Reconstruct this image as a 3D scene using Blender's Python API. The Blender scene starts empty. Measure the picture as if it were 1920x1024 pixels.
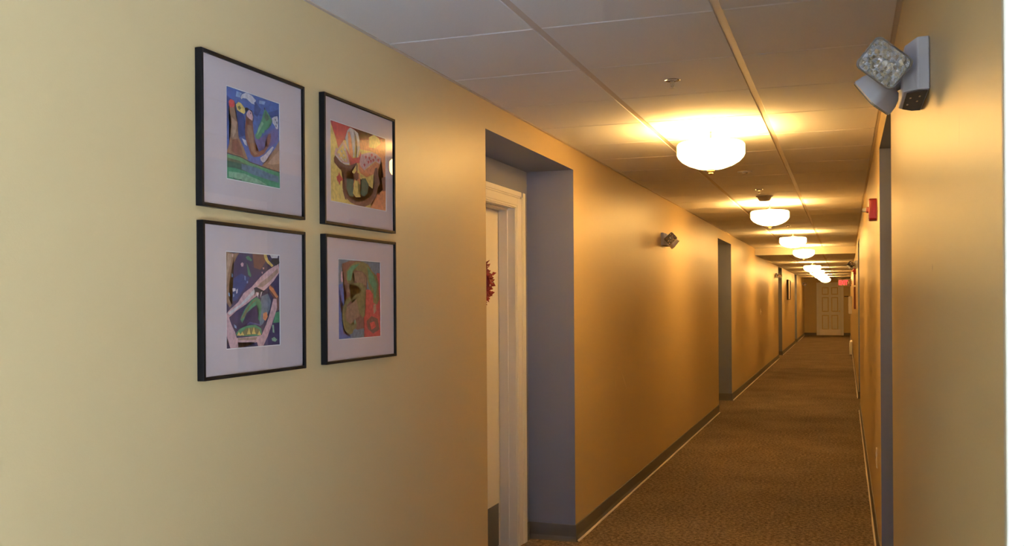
import bpy, bmesh, math, random
from mathutils import Vector, Matrix
random.seed(7)
scene = bpy.context.scene
col = scene.collection
PI = math.pi

# ------------------------------------------------------------------ camera, world, daylight, exposure
EYE = 1.4625                      # eye height; X = across the corridor (right +), Y = along it, Z = up
cam_data = bpy.data.cameras.new('camera')
cam_data.sensor_width = 36.0
cam_data.lens = 1803.6 * 36.0 / 1920.0
cam_data.shift_y = 51.2 / 1920.0
cam_data.clip_start = 0.02
cam_data.clip_end = 200
cam = bpy.data.objects.new('camera', cam_data)
col.objects.link(cam)
cam.matrix_world = (Matrix.Translation((0, 0, EYE)) @ Matrix.Rotation(0.3338, 4, 'Z')
                    @ Matrix.Rotation(PI / 2, 4, 'X') @ Matrix.Rotation(-0.0064, 4, 'Z'))
scene.camera = cam

scene.view_settings.view_transform = 'Standard'
scene.view_settings.look = 'None'
scene.view_settings.gamma = 1.0
scene.view_settings.use_curve_mapping = False
scene.view_settings.exposure = 0.0

world = bpy.data.worlds.new('world')
scene.world = world
world.use_nodes = True
world.node_tree.nodes['Background'].inputs[0].default_value = (0.6, 0.75, 1.0, 1)
world.node_tree.nodes['Background'].inputs[1].default_value = 0.15

DAYLIGHT = 20.0
SUN = 305.0
LAMP_GLOW = 36.0                  # radiance of the glass bowls
BULB = 55.0                       # watts of each of the two bulbs in a bowl
WARM = (1.0, 0.56, 0.16)
day = bpy.data.lights.new('window_daylight', 'AREA')
day.shape = 'RECTANGLE'
day.size = 2.1
day.size_y = 1.4
day.energy = DAYLIGHT
day.color = (0.78, 0.90, 1.0)
dl = bpy.data.objects.new('window_daylight', day)
col.objects.link(dl)
dl.location = (2.2, -3.40, 0.78)
dl.rotation_euler = (PI / 2 + 0.3, 0, 0.0)   # in the glazed opening behind the camera, facing +Y

bounce_sun = bpy.data.lights.new('bounce_sun', 'SUN'); bounce_sun.energy = SUN; bounce_sun.angle = 0.02; bounce_sun.color = (0.54, 0.71, 1.0)
so = bpy.data.objects.new('bounce_sun', bounce_sun); col.objects.link(so); so.location = (3, -8, 6)
so.rotation_euler = Vector((-0.12, 1.0, -0.78)).to_track_quat('-Z', 'Y').to_euler()   # added sun through the glazed opening; lobby floor bounce lifts the near ceiling

# ------------------------------------------------------------------ measures of the place
LW, RW = -1.5516, 0.1724          # faces of the left and right corridor walls
HC, HL = EYE + 0.917, EYE + 0.79  # near ceiling, lowered far ceiling
HD = EYE + 0.787                  # head of the door recesses
STEP = 17.95                      # where the ceiling drops
END = 39.9
DEEP = 0.297                      # depth of the recesses
LREC = [(4.117, 5.619), (12.59, 14.10), (24.34, 25.75), (32.29, 33.75)]
RREC = [(4.069, 5.43), (13.3, 14.85)]
TILE = 0.6096
T0 = 3.0991
G1, G2 = -0.9801, -0.3786         # the two long grid lines
MID = (G1 + G2) / 2

# ------------------------------------------------------------------ materials
M = {}
def mat(name, color, rough=0.6, metal=0.0, spec=0.5, bump=None, vary=None, emit=None, **kw):
    m = bpy.data.materials.new(name); m.use_nodes = True
    nt = m.node_tree; b = nt.nodes['Principled BSDF']
    b.inputs['Base Color'].default_value = (*color, 1)
    b.inputs['Roughness'].default_value = rough
    b.inputs['Metallic'].default_value = metal
    b.inputs['Specular IOR Level'].default_value = spec
    if emit:
        b.inputs['Emission Color'].default_value = (*emit[0], 1)
        b.inputs['Emission Strength'].default_value = emit[1]
    for k, v in kw.items():
        b.inputs[k].default_value = v
    tc = nt.nodes.new('ShaderNodeTexCoord')
    if vary:                                    # (scale, amount, detail)
        n = nt.nodes.new('ShaderNodeTexNoise'); n.inputs['Scale'].default_value = vary[0]
        n.inputs['Detail'].default_value = vary[2]
        nt.links.new(tc.outputs['Object'], n.inputs['Vector'])
        mx = nt.nodes.new('ShaderNodeMix'); mx.data_type = 'RGBA'
        mx.inputs['A'].default_value = (*[c * (1 - vary[1]) for c in color], 1)
        mx.inputs['B'].default_value = (*[min(1, c * (1 + vary[1])) for c in color], 1)
        nt.links.new(n.outputs['Fac'], mx.inputs['Factor'])
        nt.links.new(mx.outputs['Result'], b.inputs['Base Color'])
    if bump:                                    # (scale, strength, distance)
        n = nt.nodes.new('ShaderNodeTexNoise'); n.inputs['Scale'].default_value = bump[0]
        n.inputs['Detail'].default_value = 3
        nt.links.new(tc.outputs['Object'], n.inputs['Vector'])
        bp = nt.nodes.new('ShaderNodeBump'); bp.inputs['Strength'].default_value = bump[1]
        bp.inputs['Distance'].default_value = bump[2]
        nt.links.new(n.outputs['Fac'], bp.inputs['Height'])
        nt.links.new(bp.outputs['Normal'], b.inputs['Normal'])
    M[name] = m
    return m

mat('wall_paint', (0.525, 0.390, 0.188), 0.40, spec=0.38, bump=(220, 0.12, 0.002), vary=(1.3, 0.04, 4))
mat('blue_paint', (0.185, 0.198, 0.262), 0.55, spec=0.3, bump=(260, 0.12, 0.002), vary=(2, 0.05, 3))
mat('ceiling_tile', (0.84, 0.83, 0.84), 0.9, spec=0.1, bump=(420, 0.5, 0.002), vary=(300, 0.05, 3))
mat('ceiling_grid', (0.60, 0.52, 0.45), 0.5)
mat('fascia_paint', (0.72, 0.66, 0.55), 0.6)
mat('lobby_floor', (0.60, 0.58, 0.55), 0.5)
mat('lobby_white', (0.75, 0.75, 0.74), 0.6)
mat('white_gloss', (0.78, 0.76, 0.72), 0.35)
mat('door_white', (0.74, 0.71, 0.64), 0.4)
mat('vinyl_base', (0.105, 0.098, 0.092), 0.5, spec=0.4)
mat('edge_bead', (0.62, 0.56, 0.48), 0.6)
mat('corner_paint', (0.50, 0.44, 0.32), 0.5)
mat('brushed_plate', (0.85, 0.76, 0.70), 0.45, spec=0.8)
mat('satin_metal', (0.62, 0.60, 0.57), 0.3, metal=1.0)
mat('brass', (0.68, 0.50, 0.24), 0.3, metal=1.0)
mat('reflector', (0.48, 0.44, 0.43), 0.04, metal=1.0)
mat('chrome', (0.86, 0.86, 0.88), 0.12, metal=1.0)
mat('frame_black', (0.006, 0.0055, 0.006), 0.5, spec=0.15)
mat('mat_board', (0.64, 0.545, 0.535), 0.85, spec=0.2, vary=(8, 0.03, 2))
mat('bevel_white', (0.85, 0.84, 0.82), 0.8)
mat('unit_plastic', (0.66, 0.68, 0.80), 0.38)
mat('vent_dark', (0.10, 0.09, 0.09), 0.6)
mat('alarm_red', (0.24, 0.008, 0.014), 0.35)
mat('ornament_red', (0.20, 0.005, 0.010), 0.5)
mat('plate_ivory', (0.70, 0.64, 0.52), 0.4)
mat('dark_brown', (0.05, 0.028, 0.018), 0.5)
mat('red_brown', (0.11, 0.02, 0.012), 0.45)
mat('detector_plastic', (0.45, 0.42, 0.38), 0.5)
mat('exit_housing', (0.10, 0.07, 0.05), 0.5)
mat('exit_letters', (0.8, 0.03, 0.03), 0.5, emit=((1.0, 0.014, 0.03), 5.0))
mat('lamp_glass', (0.9, 0.85, 0.75), 0.4, emit=(WARM, LAMP_GLOW))
mat('clear_plastic', (0.92, 0.90, 0.86), 0.15, **{'Transmission Weight': 0.7})

def wall_marks():                          # faint scuffs and nicks with a place of their own on the paint
    m = M['wall_paint']; nt = m.node_tree; b = nt.nodes['Principled BSDF']
    src = b.inputs['Base Color'].links[0].from_socket
    tc = nt.nodes.new('ShaderNodeTexCoord')
    for (c, tilt, sy, sz, colr, amt) in SCUFFS:
        mp = nt.nodes.new('ShaderNodeMapping'); mp.vector_type = 'TEXTURE'
        mp.inputs['Location'].default_value = c; mp.inputs['Rotation'].default_value = (tilt, 0, 0); mp.inputs['Scale'].default_value = (.08, sy, sz)
        g = nt.nodes.new('ShaderNodeTexGradient'); g.gradient_type = 'SPHERICAL'
        nt.links.new(tc.outputs['Object'], mp.inputs['Vector']); nt.links.new(mp.outputs[0], g.inputs[0])
        k = nt.nodes.new('ShaderNodeMath'); k.operation = 'MULTIPLY'; k.inputs[1].default_value = amt; k.use_clamp = True
        nt.links.new(g.outputs['Fac'], k.inputs[0])
        mx = nt.nodes.new('ShaderNodeMix'); mx.data_type = 'RGBA'; mx.inputs['B'].default_value = (*colr, 1)
        nt.links.new(k.outputs[0], mx.inputs['Factor']); nt.links.new(src, mx.inputs['A']); src = mx.outputs['Result']
    nt.links.new(src, b.inputs['Base Color'])
SCUFFS = [((-1.5516, 7.00, EYE - .60), 0.9, .010, .13, (.72, .58, .36), .8), ((-1.5516, 6.72, EYE - .60), 0.2, .008, .05, (.72, .58, .36), .6),
          ((.1724, 2.195, EYE + .063), 0.0, .010, .010, (.20, .13, .08), 1.2), ((.1724, 1.68, EYE + .265), 0.1, .004, .035, (.25, .17, .10), .9)]
wall_marks()

def carpet_material():
    m = bpy.data.materials.new('carpet'); m.use_nodes = True
    nt = m.node_tree; b = nt.nodes['Principled BSDF']; b.inputs['Roughness'].default_value = 0.95
    b.inputs['Specular IOR Level'].default_value = 0.1
    tc = nt.nodes.new('ShaderNodeTexCoord')
    mp = nt.nodes.new('ShaderNodeMapping'); mp.inputs['Scale'].default_value = (1, 1, 1)
    nt.links.new(tc.outputs['Object'], mp.inputs['Vector'])
    v = nt.nodes.new('ShaderNodeTexVoronoi'); v.inputs['Scale'].default_value = 120
    n = nt.nodes.new('ShaderNodeTexNoise'); n.inputs['Scale'].default_value = 45; n.inputs['Detail'].default_value = 5
    n2 = nt.nodes.new('ShaderNodeTexNoise'); n2.inputs['Scale'].default_value = 1.6; n2.inputs['Detail'].default_value = 3
    for q in (v, n, n2): nt.links.new(mp.outputs[0], q.inputs['Vector'])
    r = nt.nodes.new('ShaderNodeValToRGB')
    r.color_ramp.elements[0].position = 0.30; r.color_ramp.elements[0].color = (0.05, 0.038, 0.030, 1)
    r.color_ramp.elements[1].position = 0.72; r.color_ramp.elements[1].color = (0.235, 0.175, 0.118, 1)
    e = r.color_ramp.elements.new(0.5); e.color = (0.115, 0.084, 0.056, 1)
    a = nt.nodes.new('ShaderNodeMath'); a.operation = 'MULTIPLY_ADD'; a.inputs[1].default_value = 0.30; 
    nt.links.new(v.outputs['Distance'], a.inputs[0]); nt.links.new(n.outputs['Fac'], a.inputs[2])
    c = nt.nodes.new('ShaderNodeMath'); c.operation = 'MULTIPLY_ADD'; c.inputs[1].default_value = 0.25
    nt.links.new(n2.outputs['Fac'], c.inputs[0]); nt.links.new(a.outputs[0], c.inputs[2])
    d = nt.nodes.new('ShaderNodeMath'); d.operation = 'SUBTRACT'; d.inputs[1].default_value = 0.22
    nt.links.new(c.outputs[0], d.inputs[0]); nt.links.new(d.outputs[0], r.inputs[0])
    nt.links.new(r.outputs[0], b.inputs['Base Color'])
    bp = nt.nodes.new('ShaderNodeBump'); bp.inputs['Strength'].default_value = 0.6; bp.inputs['Distance'].default_value = 0.006
    nt.links.new(v.outputs['Distance'], bp.inputs['Height']); nt.links.new(bp.outputs[0], b.inputs['Normal'])
    M['carpet'] = m
carpet_material()

def pane_material():
    m = bpy.data.materials.new('picture_glass'); m.use_nodes = True
    nt = m.node_tree; nt.nodes.clear()
    out = nt.nodes.new('ShaderNodeOutputMaterial'); mx = nt.nodes.new('ShaderNodeMixShader')
    lw = nt.nodes.new('ShaderNodeLayerWeight'); lw.inputs['Blend'].default_value = 0.5
    pw = nt.nodes.new('ShaderNodeMath'); pw.operation = 'POWER'; pw.inputs[1].default_value = 5.0
    fr = nt.nodes.new('ShaderNodeMath'); fr.operation = 'MULTIPLY_ADD'; fr.inputs[1].default_value = 0.92; fr.inputs[2].default_value = 0.07
    nt.links.new(lw.outputs['Facing'], pw.inputs[0]); nt.links.new(pw.outputs[0], fr.inputs[0])
    t = nt.nodes.new('ShaderNodeBsdfTransparent'); g = nt.nodes.new('ShaderNodeBsdfGlossy')
    g.inputs['Roughness'].default_value = 0.01
    nt.links.new(fr.outputs[0], mx.inputs[0]); nt.links.new(t.outputs[0], mx.inputs[1]); nt.links.new(g.outputs[0], mx.inputs[2])
    nt.links.new(mx.outputs[0], out.inputs[0])
    M['picture_glass'] = m
pane_material()

def lens_material():                       # pressed clear lens; the bright bowl reflector sits behind it
    m = bpy.data.materials.new('prismatic_lens'); m.use_nodes = True
    nt = m.node_tree; nt.nodes.clear()
    out = nt.nodes.new('ShaderNodeOutputMaterial'); mx = nt.nodes.new('ShaderNodeMixShader'); mx.inputs[0].default_value = 0.22
    t = nt.nodes.new('ShaderNodeBsdfTransparent'); g = nt.nodes.new('ShaderNodeBsdfGlossy'); g.inputs['Roughness'].default_value = 0.04
    tc = nt.nodes.new('ShaderNodeTexCoord')
    v = nt.nodes.new('ShaderNodeTexVoronoi'); v.inputs['Scale'].default_value = 75
    nt.links.new(tc.outputs['Object'], v.inputs['Vector'])
    bp = nt.nodes.new('ShaderNodeBump'); bp.inputs['Strength'].default_value = 1.0; bp.inputs['Distance'].default_value = 0.004
    nt.links.new(v.outputs['Distance'], bp.inputs['Height']); nt.links.new(bp.outputs[0], g.inputs['Normal'])
    nt.links.new(t.outputs[0], mx.inputs[1]); nt.links.new(g.outputs[0], mx.inputs[2]); nt.links.new(mx.outputs[0], out.inputs[0])
    M['prismatic_lens'] = m
lens_material()

PAINTS = dict(blue=(.05, .10, .30), deep_blue=(.025, .05, .17), light_blue=(.22, .33, .52), white=(.62, .60, .62), brown=(.23, .12, .06),
              tan=(.36, .22, .14), reddish_brown=(.16, .055, .035), red=(.50, .035, .025), yellow=(.62, .42, .06), green=(.05, .22, .09),
              dark_green=(.05, .10, .055), light_green=(.20, .36, .20), pink=(.58, .34, .34), ink=(.02, .015, .02), orange=(.60, .18, .04),
              purple=(.11, .09, .24), dark_purple=(.035, .022, .075), olive=(.16, .13, .03), slate=(.12, .17, .22))
for k_, c_ in PAINTS.items():
    g_ = 0.3 * c_[0] + 0.6 * c_[1] + 0.1 * c_[2]
    c_ = tuple(0.86 * v_ + 0.14 * g_ + 0.008 for v_ in c_)     # dry poster paint on paper, greyed and lifted to imitate glare
    mat('paint_' + k_, c_, 0.8, spec=0.2, vary=(75, 0.6, 6))
PAINT_ORDER = list(PAINTS)

# ------------------------------------------------------------------ mesh helpers
def obj(name, bm, mats, parent=None, smooth=False, loc=None, bevel=0, angle=True):
    me = bpy.data.meshes.new(name)
    bmesh.ops.recalc_face_normals(bm, faces=bm.faces) if angle else None
    bm.to_mesh(me); bm.free()
    for m in (mats if isinstance(mats, (list, tuple)) else [mats]):
        me.materials.append(M[m])
    if smooth:
        for p in me.polygons: p.use_smooth = True
        me.set_sharp_from_angle(angle=math.radians(40))
    o = bpy.data.objects.new(name, me); col.objects.link(o)
    if parent: o.parent = parent
    if loc: o.location = loc
    if bevel:
        b = o.modifiers.new('bevel', 'BEVEL'); b.width = bevel; b.segments = 2; b.limit_method = 'ANGLE'
    return o
def box(bm, a, b, mi=0, mtx=None):
    vs = [bm.verts.new((x, y, z)) for x in (a[0], b[0]) for y in (a[1], b[1]) for z in (a[2], b[2])]
    if mtx:
        for v in vs: v.co = mtx @ v.co
    fs = []
    for f in ((0, 1, 3, 2), (4, 6, 7, 5), (0, 4, 5, 1), (2, 3, 7, 6), (0, 2, 6, 4), (1, 5, 7, 3)):
        q = bm.faces.new([vs[i] for i in f]); q.material_index = mi; fs.append(q)
    return fs
def hexa(bm, pts, mi=0):                   # eight corners, ordered like box()
    vs = [bm.verts.new(p) for p in pts]
    for f in ((0, 1, 3, 2), (4, 6, 7, 5), (0, 4, 5, 1), (2, 3, 7, 6), (0, 2, 6, 4), (1, 5, 7, 3)):
        bm.faces.new([vs[i] for i in f]).material_index = mi
def lathe(bm, prof, seg=40, mtx=Matrix(), mi=0):   # prof: (radius, z)
    rings = []
    for r, z in prof:
        if r < 1e-6: rings.append([bm.verts.new(mtx @ Vector((0, 0, z)))])
        else: rings.append([bm.verts.new(mtx @ Vector((r * math.cos(2 * PI * i / seg), r * math.sin(2 * PI * i / seg), z))) for i in range(seg)])
    for A, B in zip(rings, rings[1:]):
        for i in range(seg):
            j = (i + 1) % seg
            if len(A) == 1 and len(B) == 1: continue
            if len(A) == 1: f = bm.faces.new((A[0], B[i], B[j]))
            elif len(B) == 1: f = bm.faces.new((A[i], A[j], B[0]))
            else: f = bm.faces.new((A[i], A[j], B[j], B[i]))
            f.material_index = mi
def tube(bm, a, b, r, seg=12, mi=0):
    a, b = Vector(a), Vector(b); d = b - a
    m = Matrix.Translation(a) @ d.to_track_quat('Z', 'Y').to_matrix().to_4x4()
    lathe(bm, [(0, 0), (r, 0), (r, d.length), (0, d.length)], seg, m, mi)
def empty(name, loc, label=None, cat=None, group=None, rot=(0, 0, 0)):
    o = bpy.data.objects.new(name, None); col.objects.link(o); o.location = loc; o.rotation_euler = rot
    o.empty_display_size = 0.05
    tag(o, label, cat, group)
    return o
def tag(o, label=None, cat=None, group=None, kind=None):
    if label: o['label'] = label
    if cat: o['category'] = cat
    if group: o['group'] = group
    if kind: o['kind'] = kind
    return o
def struct(o): o['kind'] = 'structure'; return o
def copy_tree(o, parent=None):
    c = o.copy(); col.objects.link(c); c.parent = parent
    for ch in [q for q in list(o.children)]: copy_tree(ch, c)
    return c

# ------------------------------------------------------------------ the four paintings, as outlines on a unit sheet
ARTWORKS = {
 'dragon': [
  ('blue', [(.0,1),(1.0,1),(1.0,.0),(.0,.0)]),
  ('deep_blue', [(.002,.902),(.155,.85),(.329,.717),(.352,.519),(.219,.474),(.179,.585),(.195,.728),(.083,.708),(.031,.56),(.0,.392)]),
  ('light_blue', [(.19,.975),(.285,.97),(.248,.915),(.173,.912)]),
  ('light_blue', [(.601,.954),(.723,.965),(.703,.925),(.601,.918)]),
  ('deep_blue', [(.521,.933),(.643,.859),(.564,.759),(.504,.784)]),
  ('purple', [(.498,.566),(.649,.542),(.895,.694),(.98,.72),(.962,.542),(.754,.436),(.652,.397),(.531,.439)]),
  ('deep_blue', [(.685,.817),(.976,.92),(.988,.835),(.851,.81),(.767,.844)]),
  ('white', [(.258,.917),(.286,.958),(.362,.992),(.46,.981),(.541,.942),(.531,.922),(.497,.922),(.518,.89),(.462,.891),(.364,.926),(.296,.919),(.277,.9)]),
  ('white', [(.847,.797),(.893,.824),(.956,.841),(.974,.795),(.969,.694),(.927,.687),(.905,.72),(.862,.744)]),
  ('ink', [(.904,.801),(.918,.804),(.927,.784),(.912,.781)]),
  ('ink', [(.936,.773),(.951,.776),(.956,.751),(.941,.749)]),
  ('ink', [(.92,.735),(.932,.737),(.941,.714),(.926,.711)]),
  ('white', [(.276,.477),(.353,.465),(.374,.403),(.325,.419)]),
  ('white', [(.613,.312),(.694,.354),(.775,.415),(.857,.476),(.878,.467),(.837,.412),(.776,.353),(.716,.284),(.665,.264),(.624,.283)]),
  ('brown', [(.053,.848),(.151,.861),(.157,.733),(.206,.636),(.215,.485),(.307,.381),(.387,.256),(.261,.268),(.009,.284),(.053,.378),(.087,.534),(.093,.675),(.064,.728)]),
  ('tan', [(.099,.676),(.197,.635),(.162,.511),(.116,.457),(.105,.56)]),
  ('reddish_brown', [(.107,.433),(.2,.459),(.269,.363),(.299,.285),(.147,.287),(.091,.314)]),
  ('red', [(.047,.83),(.08,.865),(.14,.859),(.152,.809),(.119,.779),(.063,.78)]),
  ('yellow', [(.174,.825),(.221,.863),(.269,.854),(.331,.813),(.338,.772),(.319,.749),(.271,.754),(.223,.763),(.194,.77)]),
  ('olive', [(.203,.806),(.241,.825),(.27,.801),(.232,.776)]),
  ('brown', [(.993,.566),(1.0,.198),(.905,.198),(.645,.225),(.777,.317),(.9,.458)]),
  ('tan', [(.985,.446),(.99,.296),(.84,.264),(.757,.265),(.88,.368)]),
  ('reddish_brown', [(.351,.757),(.411,.714),(.476,.701),(.492,.566),(.52,.474),(.532,.379),(.592,.376),(.692,.421),(.749,.485),(.741,.557),(.771,.599),(.817,.619),(.824,.583),(.804,.518),(.754,.436),(.683,.365),(.593,.321),(.494,.301),(.434,.328),(.393,.406),(.337,.493),(.335,.599)]),
  ('brown', [(.379,.642),(.457,.644),(.489,.517),(.512,.376),(.572,.348),(.513,.328),(.443,.366),(.402,.479),(.371,.558)]),
  ('ink', [(.331,.815),(.365,.831),(.409,.821),(.464,.811),(.491,.758),(.486,.691),(.466,.703),(.477,.743),(.452,.793),(.395,.81),(.351,.769)]),
  ('pink', [(.357,.758),(.409,.813),(.456,.794),(.481,.744),(.47,.7),(.411,.714),(.367,.733)]),
  ('ink', [(.429,.789),(.444,.789),(.445,.77),(.431,.769)]),
  ('green', [(.694,.862),(.725,.871),(.777,.834),(.847,.77),(.814,.754),(.831,.726),(.779,.723),(.79,.682),(.739,.68),(.739,.643),(.698,.636),(.689,.598),(.652,.598),(.639,.559),(.608,.56),(.589,.515),(.539,.513),(.513,.545),(.548,.587),(.586,.654),(.645,.749),(.674,.815)]),
  ('light_green', [(.577,.64),(.646,.725),(.677,.706),(.588,.593),(.548,.55)]),
  ('dark_green', [(.709,.852),(.767,.82),(.789,.774),(.727,.739),(.696,.782)]),
  ('ink', [(.687,.885),(.708,.895),(.714,.869),(.696,.862)]),
  ('green', [(.0,.27),(.261,.262),(.416,.23),(.555,.219),(.758,.203),(.996,.191),(1.0,.0),(.0,.0)]),
  ('dark_green', [(.001,.231),(.205,.225),(.398,.192),(.38,.118),(.151,.135),(.003,.127)]),
  ('slate', [(.263,.197),(.555,.189),(.78,.157),(.969,.144),(.971,.069),(.699,.086),(.458,.104),(.264,.138)]),
  ('light_green', [(.04,.086),(.303,.096),(.578,.059),(.741,.017),(.401,.013),(.041,.028)]),
  ('ink', [(.0,.282),(.261,.271),(.416,.24),(.555,.229),(.758,.213),(.996,.2),(.996,.19),(.758,.202),(.555,.219),(.416,.23),(.261,.262),(.0,.273)]),
  ('dark_green', [(.115,.037),(.144,.018),(.181,.016),(.172,.004),(.125,.001)]),
  ('dark_green', [(.209,.02),(.266,.027),(.266,.009),(.219,.006)]),
 ],
 'mask': [
  ('yellow', [(.0,1),(1.0,1),(1.0,.0),(.0,.0)]),
  ('orange', [(.905,.733),(1.0,.785),(1.0,.0),(.697,.0),(.828,.208),(.984,.312)]),
  ('red', [(.0,1),(1.0,1),(1.0,.985),(.905,.998),(.751,.989),(.694,.929),(.676,.845),(.511,.822),(.484,.946),(.404,.965),(.318,.983),(.276,.883),(.226,.796),(.135,.676),(.093,.803),(.028,.936)]),
  ('orange', [(.493,.857),(1.0,.992),(1.0,.757),(.866,.712),(.713,.76),(.512,.744)]),
  ('yellow', [(.676,.938),(.77,.994),(.866,.969),(.905,.91),(.789,.817),(.676,.806)]),
  ('pink', [(.071,.588),(.095,.673),(.135,.669),(.226,.789),(.26,.74),(.321,.525),(.253,.493),(.153,.518)]),
  ('yellow', [(.111,.621),(.218,.744),(.277,.605),(.286,.531),(.186,.537)]),
  ('white', [(.079,.589),(.12,.573),(.203,.509),(.321,.523),(.312,.504),(.236,.496),(.137,.527),(.074,.574)]),
  ('white', [(.136,.614),(.159,.613),(.166,.59),(.141,.59)]),
  ('white', [(.177,.659),(.2,.659),(.207,.636),(.182,.636)]),
  ('white', [(.21,.616),(.234,.616),(.24,.593),(.215,.592)]),
  ('white', [(.169,.577),(.192,.576),(.199,.553),(.174,.553)]),
  ('white', [(.236,.571),(.259,.571),(.266,.547),(.241,.547)]),
  ('white', [(.226,.695),(.25,.695),(.257,.671),(.231,.671)]),
  ('white', [(.194,.557),(.217,.557),(.224,.533),(.199,.533)]),
  ('white', [(.251,.827),(.292,.938),(.335,.981),(.404,.972),(.475,.944),(.502,.859),(.503,.742),(.459,.629),(.441,.613),(.467,.76),(.458,.862),(.423,.815),(.406,.619),(.372,.624),(.371,.778),(.335,.897),(.318,.906),(.31,.828),(.358,.647),(.337,.63),(.277,.744)]),
  ('orange', [(.292,.913),(.327,.927),(.356,.838),(.389,.653),(.372,.586),(.337,.605),(.305,.763)]),
  ('red', [(.26,.715),(.32,.639),(.372,.599),(.486,.635),(.521,.72),(.534,.657),(.495,.559),(.407,.542),(.338,.49),(.32,.55)]),
  ('white', [(.378,.933),(.422,.918),(.405,.862),(.384,.87)]),
  ('pink', [(.53,.683),(.602,.711),(.732,.758),(.827,.744),(.905,.706),(.886,.627),(.789,.642),(.714,.588),(.585,.485),(.513,.523),(.498,.585)]),
  ('red', [(.594,.67),(.615,.687),(.634,.671),(.612,.636)]),
  ('red', [(.658,.669),(.68,.687),(.699,.671),(.676,.636)]),
  ('red', [(.704,.719),(.727,.737),(.746,.721),(.723,.685)]),
  ('red', [(.77,.706),(.793,.724),(.812,.707),(.789,.672)]),
  ('red', [(.64,.613),(.662,.631),(.68,.614),(.658,.58)]),
  ('red', [(.567,.56),(.588,.577),(.607,.561),(.585,.527)]),
  ('red', [(.686,.635),(.708,.653),(.727,.637),(.705,.602)]),
  ('red', [(.828,.677),(.851,.695),(.87,.679),(.847,.643)]),
  ('red', [(.733,.658),(.755,.676),(.774,.659),(.751,.624)]),
  ('orange', [(.477,.568),(.513,.523),(.585,.482),(.714,.575),(.789,.636),(.876,.623),(.847,.533),(.752,.462),(.622,.4),(.513,.433),(.474,.49)]),
  ('reddish_brown', [(.055,.535),(.079,.577),(.153,.518),(.253,.489),(.338,.503),(.459,.565),(.442,.536),(.355,.468),(.339,.389),(.313,.334),(.321,.437),(.27,.415),(.263,.326),(.272,.227),(.281,.128),(.358,.076),(.48,.055),(.605,.098),(.696,.163),(.752,.263),(.78,.334),(.752,.435),(.78,.547),(.828,.569),(.847,.452),(.876,.363),(.828,.288),(.79,.163),(.697,.058),(.587,.011),(.445,.006),(.324,.034),(.247,.086),(.197,.19),(.196,.302),(.22,.393),(.137,.428),(.064,.488)]),
  ('dark_green', [(.271,.327),(.373,.332),(.4,.272),(.365,.242),(.409,.185),(.375,.104),(.306,.107),(.263,.2)]),
  ('dark_green', [(.514,.33),(.54,.373),(.604,.384),(.659,.314),(.641,.194),(.577,.139),(.515,.162),(.497,.211),(.532,.268)]),
  ('orange', [(.425,.456),(.496,.417),(.514,.291),(.479,.234),(.506,.161),(.479,.119),(.409,.147),(.409,.21),(.382,.27),(.408,.338)]),
  ('yellow', [(.408,.325),(.478,.324),(.505,.264),(.461,.206),(.515,.124),(.427,.111),(.374,.154),(.391,.246)]),
  ('reddish_brown', [(.382,.384),(.425,.436),(.478,.427),(.478,.356),(.434,.323),(.399,.349)]),
  ('reddish_brown', [(.438,.535),(.459,.539),(.456,.436),(.439,.432)]),
  ('red', [(.098,.316),(.13,.34),(.138,.391),(.159,.345),(.213,.298),(.163,.271),(.152,.214),(.131,.254),(.106,.274)]),
  ('reddish_brown', [(.905,.435),(.984,.476),(.984,.285),(.935,.264),(.921,.357)]),
  ('reddish_brown', [(.197,.165),(.255,.149),(.264,.051),(.239,.06)]),
 ],
 'jaw': [
  ('dark_purple', [(.0,1),(1.0,1),(1.0,.0),(.0,.0)]),
  ('deep_blue', [(.094,.702),(.27,.777),(.423,.736),(.338,.629),(.193,.5),(.077,.479),(.049,.597)]),
  ('reddish_brown', [(.477,.991),(.676,.997),(.734,.924),(.628,.825),(.508,.844)]),
  ('brown', [(.0,.996),(.153,.981),(.247,.994),(.187,.931),(.115,.847),(.091,.775),(.062,.65),(.043,.523),(.113,.457),(.072,.426),(.0,.491),(.0,.629)]),
  ('tan', [(.043,.977),(.115,.97),(.09,.878),(.045,.774),(.016,.65),(.009,.784)]),
  ('yellow', [(.686,1),(.741,.999),(.776,.935),(.878,.878),(.846,.861),(.754,.903),(.704,.95)]),
  ('white', [(.803,1),(.977,.997),(.954,.956),(.839,.959)]),
  ('reddish_brown', [(.787,.684),(.871,.64),(.976,.537),(.986,.397),(.928,.375),(.91,.491),(.805,.583)]),
  ('orange', [(.797,.662),(.87,.628),(.965,.537),(.932,.52),(.848,.583),(.785,.628)]),
  ('slate', [(.635,.539),(.762,.572),(.823,.492),(.799,.401),(.664,.242),(.6,.221),(.627,.358)]),
  ('green', [(.917,.364),(.995,.374),(.999,.255),(.859,.247)]),
  ('pink', [(.974,.902),(.996,.809),(.873,.707),(.743,.628),(.616,.573),(.512,.529),(.347,.454),(.185,.391),(.065,.328),(.0,.286),(.0,.352),(.051,.393),(.211,.478),(.315,.575),(.457,.639),(.624,.749),(.772,.827)]),
  ('tan', [(.962,.852),(.972,.808),(.809,.707),(.66,.64),(.558,.639),(.621,.684),(.769,.75)]),
  ('white', [(.03,.372),(.248,.455),(.454,.585),(.516,.618),(.535,.585),(.389,.497),(.206,.412),(.066,.349)]),
  ('ink', [(.497,.629),(.548,.639),(.7,.595),(.617,.584),(.604,.529),(.586,.584),(.535,.585),(.512,.54),(.511,.596)]),
  ('white', [(.545,.579),(.586,.579),(.573,.523)]),
  ('white', [(.627,.584),(.658,.595),(.614,.517)]),
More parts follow.
